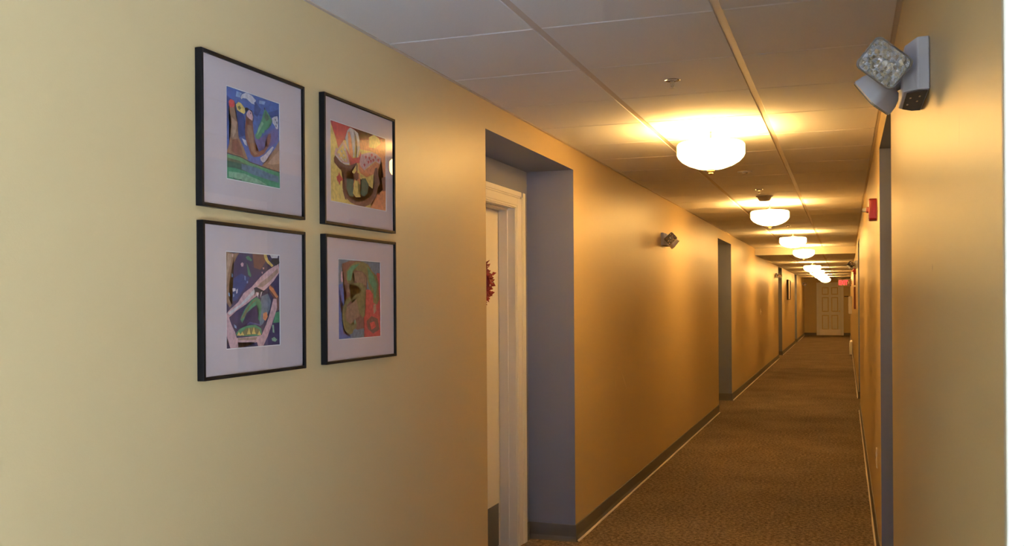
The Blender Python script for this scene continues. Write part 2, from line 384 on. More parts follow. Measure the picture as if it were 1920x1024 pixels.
  ('pink', [(.0,.309),(.047,.339),(.088,.261),(.159,.168),(.185,.111),(.553,.117),(.638,.126),(.728,.24),(.797,.355),(.867,.515),(.932,.514),(.94,.41),(.837,.236),(.745,.097),(.665,.005),(.569,.01),(.55,.053),(.201,.064),(.227,.0),(.078,.001),(.011,.141)]),
  ('tan', [(.205,.11),(.552,.106),(.53,.077),(.203,.087)]),
  ('green', [(.247,.3),(.323,.399),(.449,.497),(.542,.532),(.613,.506),(.638,.449),(.627,.358),(.602,.267),(.572,.303),(.588,.416),(.548,.451),(.465,.418),(.361,.365),(.306,.287),(.284,.26)]),
  ('olive', [(.257,.3),(.343,.398),(.49,.496),(.551,.507),(.447,.452),(.318,.321)]),
  ('green', [(.168,.157),(.231,.2),(.353,.229),(.517,.241),(.631,.196),(.639,.137),(.574,.116),(.186,.133)]),
  ('olive', [(.227,.143),(.351,.207),(.495,.213),(.598,.186),(.607,.139),(.226,.132)]),
  ('yellow', [(.187,.136),(.223,.174),(.254,.133)]),
  ('yellow', [(.246,.136),(.283,.175),(.314,.133)]),
  ('yellow', [(.364,.143),(.402,.21),(.433,.14)]),
  ('yellow', [(.454,.143),(.493,.216),(.525,.14)]),
  ('yellow', [(.553,.129),(.591,.174),(.625,.126)]),
  ('purple', [(.353,.241),(.416,.273),(.58,.245),(.632,.22),(.517,.241)]),
  ('orange', [(.669,.358),(.733,.373),(.753,.321),(.708,.276),(.663,.3)]),
  ('pink', [(.258,.876),(.288,.894),(.315,.882),(.304,.851),(.269,.848)]),
  ('green', [(.349,.951),(.398,.968),(.464,.928),(.453,.91),(.376,.925)]),
  ('green', [(.364,.894),(.395,.853),(.427,.8),(.45,.753),(.433,.74),(.39,.768),(.385,.821)]),
  ('light_green', [(.836,.23),(.869,.229),(.882,.139),(.849,.147)]),
  ('light_green', [(.825,.082),(.876,.097),(.936,.064),(.897,.042),(.835,.055)]),
  ('white', [(.107,.623),(.164,.623),(.166,.597),(.119,.586)]),
  ('white', [(.178,.607),(.205,.618),(.198,.575),(.178,.564)]),
  ('light_blue', [(.038,.576),(.062,.576),(.072,.538),(.048,.544)]),
  ('light_blue', [(.121,.565),(.146,.559),(.138,.533),(.123,.535)]),
  ('light_blue', [(.323,.757),(.342,.752),(.343,.704),(.324,.714)]),
  ('light_blue', [(.097,.78),(.122,.765),(.119,.734),(.097,.739)]),
  ('light_blue', [(.361,.693),(.386,.704),(.388,.683),(.37,.674)]),
  ('pink', [(.659,.852),(.69,.851),(.685,.831),(.663,.833)]),
  ('pink', [(.637,.803),(.663,.804),(.656,.782),(.64,.785)]),
  ('pink', [(.107,.974),(.13,.97),(.122,.939),(.108,.944)]),
  ('light_blue', [(.132,.254),(.174,.235),(.176,.207),(.143,.22)]),
  ('ink', [(.859,.959),(.976,.962),(.989,.908),(.92,.879),(.817,.926)]),
  ('light_green', [(.0,.076),(.0,.0),(.0,.009)]),
 ],
 'serpent': [
  ('slate', [(.0,1),(1.0,1),(1.0,.0),(.0,.0)]),
  ('blue', [(.009,.679),(.168,.701),(.143,.451),(.081,.3),(.116,.081),(.277,.018),(.0,.0)]),
  ('reddish_brown', [(.093,.938),(.253,.98),(.501,.992),(.629,.951),(.669,.737),(.645,.601),(.64,.283),(.594,.126),(.423,.111),(.28,.184),(.159,.254),(.141,.364),(.183,.472),(.186,.603),(.138,.701),(.13,.842)]),
  ('red', [(.914,.848),(1.0,.843),(1.0,.0),(.592,.001),(.605,.171),(.585,.262),(.642,.442),(.645,.623),(.711,.629),(.82,.588),(.867,.738)]),
  ('reddish_brown', [(.65,.214),(.771,.279),(.928,.239),(.971,.098),(.812,.047),(.681,.11)]),
  ('red', [(.726,.189),(.837,.208),(.881,.136),(.768,.095)]),
  ('olive', [(.18,.853),(.272,.92),(.397,.973),(.565,.983),(.694,.952),(.802,.863),(.913,.808),(.957,.692),(.933,.599),(.977,.506),(.908,.426),(.818,.45),(.809,.566),(.711,.646),(.648,.804),(.563,.854),(.374,.867),(.322,.812),(.361,.702),(.228,.696),(.179,.755)]),
  ('green', [(.21,.843),(.313,.921),(.501,.959),(.333,.856),(.289,.734),(.208,.734)]),
  ('green', [(.672,.929),(.824,.818),(.912,.704),(.887,.53),(.841,.508),(.821,.623),(.712,.737)]),
  ('brown', [(.353,.845),(.563,.848),(.637,.782),(.646,.68),(.496,.691),(.372,.735)]),
  ('brown', [(.208,.69),(.454,.691),(.538,.646),(.602,.601),(.474,.602),(.348,.558),(.206,.592)]),
  ('olive', [(.248,.69),(.455,.713),(.56,.702),(.635,.646),(.6,.533),(.62,.397),(.607,.284),(.553,.257),(.469,.333),(.429,.446),(.409,.513),(.285,.481),(.182,.417),(.141,.342),(.159,.254),(.279,.173),(.362,.18),(.384,.246),(.421,.189),(.403,.134),(.34,.114),(.319,.071),(.257,.057),(.157,.101),(.108,.19),(.084,.3),(.112,.408),(.184,.505),(.328,.569),(.473,.579),(.496,.646),(.391,.68)]),
  ('brown', [(.305,.448),(.409,.502),(.449,.401),(.49,.288),(.384,.246),(.28,.184),(.179,.231),(.151,.32),(.202,.406)]),
  ('light_green', [(.352,.214),(.384,.246),(.396,.19),(.362,.175)]),
  ('tan', [(.822,.427),(.881,.438),(.889,.345),(.827,.3),(.813,.37)]),
  ('pink', [(.071,.841),(.111,.847),(.106,.798),(.086,.776),(.112,.722),(.084,.706),(.065,.733),(.07,.787)]),
  ('olive', [(.177,.127),(.279,.128),(.319,.082),(.237,.064)]),
 ],
}

# ------------------------------------------------------------------ floor
bm = bmesh.new()
box(bm, (LW - 0.6, 1.0, -0.1), (RW + 0.6, END + 0.15, 0)); box(bm, (LW - .6, -3.6, -0.1), (3.6, 1.0, 0), 1); box(bm, (RW + .6, 1.0, -0.1), (3.6, 1.5, 0), 1)
struct(obj('floor', bm, ['carpet', 'lobby_floor']))

# ------------------------------------------------------------------ walls: tan corridor faces, blue-grey inside the recesses
def corridor_wall(name, face, out, recs, y0, y1):
    """out = -1 for the left wall, +1 for the right; recesses run DEEP back from the face"""
    bm = bmesh.new()
    back = face + out * (DEEP + 0.24); top = HC + 0.06
    cuts = [y0] + [v for r in recs for v in r] + [y1]
    for a, b in zip(cuts[0::2], cuts[1::2]): box(bm, (min(face, back), a, 0), (max(face, back), b, top), 0)
    for a, b in recs:
        box(bm, (min(face, back), a, HD), (max(face, back), b, top), 0)           # header over the recess
        w0 = face + out * DEEP; dz = EYE + 0.564
        da, db = door_span(a, b); da -= .02; db += .02                       # rough opening, jambs fill it
        for (p, q, z0, z1) in ((a, da, 0, HD), (db, b, 0, HD), (da, db, dz, HD)):   # recess back wall round the door opening
            box(bm, (min(w0, back), p, z0), (max(w0, back), q, z1), 1)
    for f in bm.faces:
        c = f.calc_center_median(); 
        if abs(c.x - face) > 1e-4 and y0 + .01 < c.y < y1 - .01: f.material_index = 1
    return struct(obj(name, bm, ['wall_paint', 'blue_paint']))
def door_span(a, b):                      # clear opening inside the frame
    return b - 0.234 - 0.86, b - 0.234
corridor_wall('wall_left', LW, -1, LREC, -3.6, END)
corridor_wall('wall_right', RW, 1, RREC, 1.235, END)
bm = bmesh.new(); box(bm, (LW - .54, END, 0), (RW + .54, END + .15, HC + .06)); struct(obj('wall_end', bm, 'wall_paint'))
# the wider lobby round and behind the camera, with its window
bm = bmesh.new(); box(bm, (3.5, -3.6, 0), (3.62, 1.5, HC + .06)); struct(obj('wall_lobby_right', bm, 'lobby_white'))
bm = bmesh.new(); box(bm, (RW + .54, 1.36, 0), (3.5, 1.5, HC + .06)); struct(obj('wall_lobby_front', bm, 'lobby_white'))
bm = bmesh.new()
for a, b in (((LW, -3.6, 0), (1.1, -3.48, HC + .06)), ((3.3, -3.6, 0), (3.5, -3.48, HC + .06)), ((1.1, -3.6, 2.3), (3.3, -3.48, HC + .06))):
    box(bm, a, b)
struct(obj('wall_lobby_back', bm, 'lobby_white'))
# white corner casing at the end of the right wall
bm = bmesh.new(); box(bm, (RW - .001, 1.223, 0), (RW + .54, 1.236, HC)); box(bm, (RW - .001, 1.218, 0), (RW + .07, 1.223, HC))
struct(obj('trim_1', bm, 'corner_paint', bevel=0.002))

# ------------------------------------------------------------------ suspended ceiling
def tile(bm, x0, x1, a, b, h):            # board with eased lower edges
    c = .005; t = h + .016
    lo = [bm.verts.new(p) for p in ((x0 + .002, a + c, h), (x1 - .002, a + c, h), (x1 - .002, b - .002, h), (x0 + .002, b - .002, h))]
    md = [bm.verts.new(p) for p in ((x0, a, h + c), (x1, a, h + c), (x1, b, h + .002), (x0, b, h + .002))]
    hi = [bm.verts.new(p) for p in ((x0, a, t), (x1, a, t), (x1, b, t), (x0, b, t))]
    bm.faces.new(lo[::-1]); bm.faces.new(hi)
    for A, B in ((lo, md), (md, hi)):
        for i in range(4): bm.faces.new((A[i], A[(i + 1) % 4], B[(i + 1) % 4], B[i]))
def ceiling(name, y0, y1, h, ky):
    bm = bmesh.new()
    edges_x = [(LW + .014, G1 - .0135), (G1 + .0135, G2 - .0135), (G2 + .0135, RW - .016)]
    k = math.floor((y0 - ky) / TILE)
    y = ky + k * TILE
    while y < y1:
        a, b = max(y + .0028, y0), min(y + TILE - .0028, y1)
        if b - a > .02:
            for x0, x1 in edges_x: tile(bm, x0, x1, a, b, h)
        y += TILE
    box(bm, (LW, y0, h + .0035), (RW, y1, h + .05), 1)                 # tee grid behind the joints
    for x in (LW + .006, RW - .006): box(bm, (x - .006, y0, h - .001), (x + .006, y1, h + .01), 1)
    return struct(obj(name, bm, ['ceiling_tile', 'ceiling_grid']))
ceiling('ceiling', 1.5, STEP, HC, T0)
ceiling('ceiling', STEP + .012, END, HL, T0 + .2)
bm = bmesh.new(); box(bm, (LW, -3.48, HC), (3.5, 1.5, HC + .06)); 
# lobby ceiling, same tiles with joints
k = -12
bm2 = bmesh.new()
box(bm2, (LW, -3.48, HC + .007), (3.5, 1.5, HC + .05), 1)
ys = [T0 + i * TILE for i in range(-11, -2)]
xs = [LW + .003, G1, G2, G2 + .61, G2 + 1.22, G2 + 1.83, G2 + 2.44, G2 + 3.05, 3.5]
for ya in ys:
    a, b = ya + .0028, min(ya + TILE - .0028, 1.5)
    if b - a < .02: continue
    for x0, x1 in zip(xs, xs[1:]): tile(bm2, x0 + .011, x1 - .011, a, b, HC)
bm.free()
struct(obj('ceiling', bm2, ['ceiling_tile', 'ceiling_grid']))
bm = bmesh.new(); box(bm, (LW, STEP, HL - .002), (RW, STEP + .012, HC + .05)); struct(obj('trim_2', bm, 'fascia_paint'))

# ------------------------------------------------------------------ baseboards: vinyl cove with the pale bead of the carpet edge
def base_run(bm, bead, p, q, nx, ny, e0=0.0, e1=0.0):
    """from p to q along the wall; (nx, ny) points into the room"""
    prof = [(0, 0), (.014, 0), (.009, .012), (.006, .03), (.006, .098), (.003, .1016), (0, .1016)]
    dx, dy = q[0] - p[0], q[1] - p[1]; L = math.hypot(dx, dy); ux, uy = dx / L, dy / L
    p = (p[0] - ux * e0, p[1] - uy * e0); q = (q[0] + ux * e1, q[1] + uy * e1)
    A = [bm.verts.new((p[0] + nx * t, p[1] + ny * t, z)) for t, z in prof]
    B = [bm.verts.new((q[0] + nx * t, q[1] + ny * t, z)) for t, z in prof]
    n = len(prof)
    for i in range(n): bm.faces.new((A[i], A[(i + 1) % n], B[(i + 1) % n], B[i]))
    bm.faces.new(A); bm.faces.new(B[::-1])
    if bead is not None:
        N = max(2, int(L / .25)); prev = None
        for i in range(N + 1):
            t = i / N; x = p[0] + (q[0] - p[0]) * t; y = p[1] + (q[1] - p[1]) * t
            w = .0168 + .0012 * math.sin(i * 1.7) + .001 * math.sin(i * .6)
            ring = [bead.verts.new((x + nx * d, y + ny * d, z)) for d, z in ((.010, 0), (.010, .008), (w, .0075), (w + .004, 0))]
            if prev:
                for j in range(4): bead.faces.new((prev[j], prev[(j + 1) % 4], ring[(j + 1) % 4], ring[j]))
            prev = ring
def baseboard(name, face, out, recs, y0, y1):
    bm = bmesh.new(); bd = bmesh.new(); n = -out
    cuts = [y0] + [v for r in recs for v in r] + [y1]
    for a, b in zip(cuts[0::2], cuts[1::2]): base_run(bm, bd, (face, a), (face, b), n, 0)
    for a, b in recs:
        w = face + out * DEEP
        base_run(bm, None, (face, b), (w, b), 0, -1, .006)
        base_run(bm, None, (face, a), (w, a), 0, 1, .006)
        da, db = door_span(a, b)
        base_run(bm, None, (w, a), (w, da - .151), n, 0); base_run(bm, None, (w, db + .151), (w, b), n, 0)
    o = struct(obj(name, bm, 'vinyl_base'))
    obj('carpet_edge_bead', bd, 'edge_bead', o)
baseboard('baseboard_left', LW, -1, LREC, -3.48, END)
baseboard('baseboard_right', RW, 1, RREC, 1.24, END)
bm = bmesh.new(); base_run(bm, None, (LW, END), (-1.10, END), 0, -1); base_run(bm, None, (-0.08, END), (RW, END), 0, -1)
struct(obj('baseboard_end', bm, 'vinyl_base'))

# ------------------------------------------------------------------ doors
def panel_door(parent, w, h, knob_side, kick, kick_h, t=.044, raised=True):
    """slab in its own frame: x 0..w, z 0..h, front face at y=0 looking to -y"""
    bm = bmesh.new(); st = .115
    zs = [0, .22, .80, .93, 1.50, 1.60, h - .13, h]
    xs = [0, st, w / 2 - .05, w / 2 + .05, w - st, w]
    rects = [(xs[a], xs[a + 1], zs[b], zs[b + 1]) for a in (1, 3) for b in (1, 3, 5)]
    # stiles and rails at the front plane, panels sunk with a raised field
    for x0, x1, z0, z1 in ((0, st, 0, h), (w - st, w, 0, h), (xs[2], xs[3], 0, h)): box(bm, (x0, 0, z0), (x1, t, z1))
    for a in (1, 3):
        for z0, z1 in ((zs[0], zs[1]), (zs[2], zs[3]), (zs[4], zs[5]), (zs[6], zs[7])): box(bm, (xs[a], 0, z0), (xs[a + 1], t, z1))
    for x0, x1, z0, z1 in rects:
        box(bm, (x0, .015, z0), (x1, t - .004, z1))
        i = .035
        box(bm, (x0 + i, .004, z0 + i), (x1 - i, .016, z1 - i))
    if not raised:
        bm.free(); bm = bmesh.new(); box(bm, (0, 0, 0), (w, t, h))
    slab = obj('door_slab', bm, 'door_white', parent)
    bm = bmesh.new(); box(bm, (.03, -.002, .005), (w - .03, 0.001, kick_h)); obj('kick_plate', bm, kick, slab)
    kx = w - .065 if knob_side > 0 else .065
    bm = bmesh.new(); m = Matrix.Translation((kx, 0, .95)) @ Matrix.Rotation(PI / 2, 4, 'X')
    lathe(bm, [(0, 0), (.033, 0), (.031, .006), (.012, .012), (.011, .030), (.022, .036), (.028, .050), (.024, .064), (0, .068)], 20, m)
    obj('door_knob', bm, 'brass', slab, smooth=True)
    return slab
def door_frame(parent, w, h, depth, cw, step=True):
    """jambs and casing: opening x 0..w, z 0..h; wall plane y=0 looking to -y, jambs run to +depth"""
    bm = bmesh.new(); t = .006
    for x0, x1 in ((-.02, t * 0), (w, w + .02)):
        box(bm, (x0, -.004, 0), (x1, depth + .05, h + .02))
    box(bm, (0, -.004, h), (w, depth + .05, h + .02))
    s0 = depth * .43                                                     # stop moulding
    box(bm, (0, s0, 0), (.010, depth - .002, h)); box(bm, (w - .010, s0, 0), (w, depth - .002, h)); box(bm, (.010, s0, h - .010), (w - .010, depth - .002, h))
    obj('jamb', bm, 'white_gloss', parent)
    def mould(name, pts, bmx):
        obj(name, bmx, 'white_gloss', parent, bevel=.002)
    th = .020
    for side in (-1, 1):
        b = bmesh.new(); e = 0 if side < 0 else w
        for i0, i1, y in ((0.006, .018, .010), (.018, cw * .62, .013), (cw * .62, cw * .72, .017), (cw * .72, cw, th)):
            xa, xb = e + side * i0, e + side * i1
            box(b, (min(xa, xb), -y, 0), (max(xa, xb), .0, h + (i1 * .68 if i1 > .02 else i1)))
        obj('casing', b, 'white_gloss', parent, bevel=.0015)
    b = bmesh.new(); c2 = cw * .68
    for i0, i1, y in ((0.006, .018, .010), (.018, c2 * .62, .013), (c2 * .62, c2 * .72, .017), (c2 * .72, c2, th)):
        box(b, (-i0, -y, h + i0), (w + i0, .0, h + i1))
    obj('casing', b, 'white_gloss', parent, bevel=.0015)
def recess_door(name, face, out, a, b):
    da, db = door_span(a, b); w = db - da
    # local x along the wall, local -y into the corridor
    rz = PI / 2 if out < 0 else -PI / 2
    loc = (face + out * DEEP, da, 0) if out < 0 else (face + out * DEEP, db, 0)
    d = empty(name, loc, rot=(0, 0, rz)); d['kind'] = 'structure'
    door_frame(d, w, EYE + .544, .100, .148)
    s = panel_door(d, w - .006, EYE + .544 - .012, -1, 'vinyl_base', .255, raised=False)
    s.location = (.003, .101, .008)
    return d
d1 = recess_door('door_1', LW, -1, *LREC[0])
n = 2
for a, b in LREC[1:]:
    c = copy_tree(d1); c.name = 'door_%d' % n; n += 1
    c.location = (LW - DEEP, door_span(a, b)[0], 0)
for a, b in RREC:
    c = copy_tree(d1); c.name = 'door_%d' % n; n += 1
    c.location = (RW + DEEP, door_span(a, b)[1], 0); c.rotation_euler = (0, 0, -PI / 2)
# end door
de = empty('door_%d' % n, (-1.0, END - .001, 0)); de['kind'] = 'structure'
door_frame(de, .84, 2.03, .03, .085)
s = panel_door(de, .834, 2.02, 1, 'brushed_plate', .235)
s.location = (.003, -.010, .005)

# ------------------------------------------------------------------ ceiling lights
def light_prototype():
    r = empty('ceiling_light', (0, 0, 0))
    bm = bmesh.new(); lathe(bm, [(0, 0), (.062, 0), (.062, -.006), (.045, -.016), (.014, -.020), (0, -.020)], 36); obj('canopy', bm, 'brass', r, smooth=True)
    bm = bmesh.new(); tube(bm, (0, 0, -.018), (0, 0, -.232), .006)
    for a in (0, 2 * PI / 3, 4 * PI / 3): tube(bm, (.01 * math.cos(a), .01 * math.sin(a), -.060), (.158 * math.cos(a), .158 * math.sin(a), -.094), .0025, 8)
    obj('stem', bm, 'brass', r)
    outer = [(.168, -.084), (.175, -.086), (.179, -.093), (.179, -.142), (.172, -.157), (.151, -.179), (.118, -.198), (.070, -.215), (.012, -.223)]
    inner = [(max(.008, a - .005), b + .005) for a, b in outer][::-1]
    bm = bmesh.new(); lathe(bm, outer + inner + [outer[0]], 48); obj('glass_bowl', bm, 'lamp_glass', r, smooth=True)
    bm = bmesh.new(); lathe(bm, [(0, -.220), (.020, -.2225), (.020, -.232), (.010, -.236), (.013, -.243), (.006, -.249), (0, -.250)], 20); obj('finial', bm, 'brass', r, smooth=True)
    L = bpy.data.lights.new('bulb', 'POINT'); L.energy = BULB; L.color = WARM; L.shadow_soft_size = .03
    for i, dx in enumerate((-.085, .085)):
        o = bpy.data.objects.new('bulb', L); col.objects.link(o); o.parent = r; o.location = (dx, 0, -.118)
    return r
proto = light_prototype()
LIGHTS = [5.233, 9.50, 13.77, 17.40, 21.9, 25.7, 29.5, 33.0, 36.4]
WHICH = ['white glass bowl ceiling light nearest the camera, casting the largest glow', 'white glass bowl ceiling light just past the smoke detector, second in the row',
         'white glass bowl ceiling light third in the row down the corridor', 'white glass bowl ceiling light just before the ceiling drops, fourth in the row',
         'white glass bowl light, first one under the lowered far ceiling', 'white glass bowl light, second one under the lowered far ceiling',
         'white glass bowl light, third one under the lowered far ceiling', 'white glass bowl light, last but one before the end door',
         'white glass bowl light farthest away, in front of the end door']
for i, y in enumerate(LIGHTS):
    o = proto if i == 0 else copy_tree(proto)
    o.location = (MID, y, HC if y < STEP else HL)
    tag(o, WHICH[i], 'ceiling light', 'bowl lights in a row along the corridor ceiling')

# ------------------------------------------------------------------ sprinklers, detectors
def sprinkler():
    r = empty('sprinkler_head', (0, 0, 0))
    bm = bmesh.new(); lathe(bm, [(.012, .002), (.018, .001), (.031, -.003), (.033, -.0015), (.033, 0)], 32); obj('escutcheon', bm, 'chrome', r, smooth=True)
    bm = bmesh.new(); tube(bm, (0, 0, .004), (0, 0, -.012), .009, 16)
    for sx in (-1, 1):
        tube(bm, (.008 * sx, 0, -.010), (.007 * sx, 0, -.024), .0018, 8); tube(bm, (.007 * sx, 0, -.024), (0, 0, -.032), .0018, 8)
    tube(bm, (0, 0, -.010), (0, 0, -.034), .0028, 10); obj('sprinkler_body', bm, 'chrome', r)
    bm = bmesh.new()
    seg = 24
    for i in range(seg):
        if i % 3 == 2: continue
        a, b = 2 * PI * i / seg, 2 * PI * (i + 1) / seg
        pts = [(.004 * math.cos(a), .004 * math.sin(a)), (.013 * math.cos(a), .013 * math.sin(a)), (.013 * math.cos(b), .013 * math.sin(b)), (.004 * math.cos(b), .004 * math.sin(b))]
        lo = [bm.verts.new((x, y, -.0352)) for x, y in pts]; hi = [bm.verts.new((x, y, -.0338)) for x, y in pts]
        bm.faces.new(lo); bm.faces.new(hi[::-1])
        for j in range(4): bm.faces.new((lo[j], lo[(j + 1) % 4], hi[(j + 1) % 4], hi[j]))
    lathe(bm, [(0, -.036), (.005, -.036), (.005, -.033), (0, -.033)], 12)
    obj('deflector', bm, 'satin_metal', r)
    return r
sp = sprinkler()
SP = [(MID, 4.02, HC, 'chrome sprinkler head hanging nearest the camera, before the first ceiling light'),
      (MID, 8.30, HC, 'small sprinkler head just in front of the smoke detector'),
      (MID, 12.60, HC, 'small sprinkler head between the second and third ceiling lights'),
      (-.40, 17.7, HC, 'tiny sprinkler head beside the last light before the ceiling step'),
      (-.36, 20.1, HL, 'tiny sprinkler head under the lowered ceiling just past the step')]
for i, (x, y, z, lb) in enumerate(SP):
    o = sp if i == 0 else copy_tree(sp); o.location = (x, y, z); tag(o, lb, 'sprinkler', 'sprinkler heads in the corridor ceiling')
# smoke detector in front of the second light
r = empty('smoke_detector', (MID, 8.86, HC), 'round smoke detector on the ceiling in front of the second bowl light', 'smoke detector')
bm = bmesh.new(); lathe(bm, [(0, 0), (.074, 0), (.074, -.008), (.068, -.012), (0, -.012)], 40); obj('mounting_base', bm, 'detector_plastic', r, smooth=True)
bm = bmesh.new(); lathe(bm, [(.062, -.012), (.058, -.022), (.046, -.042), (.038, -.046), (0, -.046)], 40); obj('sensing_head', bm, 'detector_plastic', r, smooth=True)
bm = bmesh.new(); lathe(bm, [(0, -.044), (.006, -.044), (.006, -.049), (0, -.049)], 12); obj('indicator', bm, 'chrome', r)
# flat round cover between the first and second lights
r = empty('speaker_cover', (MID, 7.10, HC), 'flat round white cover on the ceiling just past the first bowl light', 'ceiling cover')
bm = bmesh.new(); lathe(bm, [(.052, 0), (.052, -.005), (.046, -.009), (.034, -.009), (.032, -.006), (0, -.006)], 40); obj('rim', bm, 'ceiling_tile', r, smooth=True)
bm = bmesh.new(); lathe(bm, [(0, -.006), (.020, -.006), (.016, -.016), (0, -.018)], 24); obj('centre_cap', bm, 'detector_plastic', r, smooth=True)

# ------------------------------------------------------------------ framed pictures
def framed_picture(name, y0, y1, z0, z1, art, art_rect, label, group, border=.009, depth=.021):
    """on the left wall; origin at the bottom middle; local x runs along the wall, local -y into the corridor"""
    w, h = y1 - y0, z1 - z0
    r = empty(name, (LW, y0, z0), label, 'picture', group, (0, 0, PI / 2))
    f0 = .0006
    bm = bmesh.new(); b = border
    for a, c in (((0, -depth, 0), (b, -f0, h)), ((w - b, -depth, 0), (w, -f0, h)), ((b, -depth, 0), (w - b, -f0, b)), ((b, -depth, h - b), (w - b, -f0, h))): box(bm, a, c)
    obj('frame', bm, 'frame_black', r, bevel=.0012)
    u0, u1, v0, v1 = art_rect; u0 -= y0; u1 -= y0; v0 -= z0; v1 -= z0
    yb = -depth + .008
    bm = bmesh.new()
    for a, c in (((b, yb, b), (u0, -f0, h - b)), ((u1, yb, b), (w - b, -f0, h - b)), ((u0, yb, b), (u1, -f0, v0)), ((u0, yb, v1), (u1, -f0, h - b))): box(bm, a, c)
    mt = obj('mat', bm, 'mat_board', r)
    bm = bmesh.new(); e = .0022
    for a, c in (((u0, yb + .0005, v0), (u0 + e, yb + .003, v1)), ((u1 - e, yb + .0005, v0), (u1, yb + .003, v1)), ((u0 + e, yb + .0005, v0), (u1 - e, yb + .003, v0 + e)), ((u0 + e, yb + .0005, v1 - e), (u1 - e, yb + .003, v1))): box(bm, a, c)
    obj('window_bevel', bm, 'bevel_white', mt)
    # the painting: coloured paint shapes laid over each other
    bm = bmesh.new(); ya = yb + .002
    for i, (c, pts) in enumerate(ARTWORKS[art]):
        yy = ya - i * .00004
        P = []
        for u, v in pts:
            q = (round(u0 + u * (u1 - u0), 5), round(v0 + v * (v1 - v0), 5))
            if not P or q != P[-1]: P.append(q)
        if P[0] == P[-1]: P.pop()
        if len(P) < 3: continue
        try: f = bm.faces.new([bm.verts.new((x, yy, z)) for x, z in P])
        except ValueError: continue
        f.material_index = PAINT_ORDER.index(c)
    bmesh.ops.triangulate(bm, faces=bm.faces)
    box(bm, (u0, ya + .0001, v0), (u1, ya + .001, v1), PAINT_ORDER.index(ARTWORKS[art][0][0]))
    o = obj('artwork', bm, ['paint_' + k for k in PAINT_ORDER], r, angle=False)
    bm = bmesh.new(); q = [bm.verts.new(p) for p in ((b, 0, b), (w - b, 0, b), (w - b, 0, h - b), (b, 0, h - b))]; bm.faces.new(q)
    g = obj('glass', bm, 'picture_glass', r, angle=False)
    g.location = (0, yb - .0035, 0)
    return r
GP = 'framed paintings in a block of four on the left wall'
framed_picture('framed_picture', 2.036, 2.527, EYE + .245, EYE + .645, 'dragon', (2.149, 2.404, EYE + .325, EYE + .573), 'black framed painting of a brown winged beast above green grass, top left of four', GP)
framed_picture('framed_picture', 2.642, 3.142, EYE + .243, EYE + .655, 'mask', (2.691, 3.083, EYE + .318, EYE + .578), 'black framed red and yellow painting reflecting a ceiling light, top right of four', GP)
framed_picture('framed_picture', 2.038, 2.527, EYE - .200, EYE + .209, 'jaw', (2.143, 2.400, EYE - .125, EYE + .135), 'black framed dark purple painting with a long pink diagonal shape, bottom left of four', GP)
framed_picture('framed_picture', 2.645, 3.143, EYE - .198, EYE + .212, 'serpent', (2.736, 3.035, EYE - .124, EYE + .138), 'black framed painting of a green and brown coil beside red, bottom right of four', GP)
# distant pictures
def plain_picture(name, x, y0, y1, z0, z1, out, label, group, fm, depth, inner='mat_board'):
    r = empty(name, (x, y0, z0), label, 'picture', group)
    s = -out; w, h = y1 - y0, z1 - z0; b = .03
    X = lambda v: s * v
    bm = bmesh.new()
    for (ya, yb_, za, zb) in ((0, b, 0, h), (w - b, w, 0, h), (b, w - b, 0, b), (b, w - b, h - b, h)): box(bm, (min(X(.0005), X(depth)), ya, za), (max(X(.0005), X(depth)), yb_, zb))
    obj('frame', bm, fm, r, bevel=.002)
    bm = bmesh.new(); box(bm, (min(X(.001), X(depth * .5)), b, b), (max(X(.001), X(depth * .5)), w - b, h - b)); obj('print', bm, inner, r)
    return r
plain_picture('framed_picture', LW, 27.9, 29.1, EYE - .04, EYE + .53, -1, 'dark framed picture far along the left wall between the last two recesses', None, 'dark_brown', .05, 'plate_ivory')
plain_picture('framed_picture', RW, 18.15, 18.6, EYE + .235, EYE + .55, 1, 'dark red framed picture far on the right wall, upper of a stacked pair', 'stacked pictures far on the right wall', 'red_brown', .032)
plain_picture('framed_picture', RW, 18.15, 18.6, EYE - .195, EYE + .20, 1, 'dark red framed picture far on the right wall, lower of a stacked pair', 'stacked pictures far on the right wall', 'red_brown', .032)

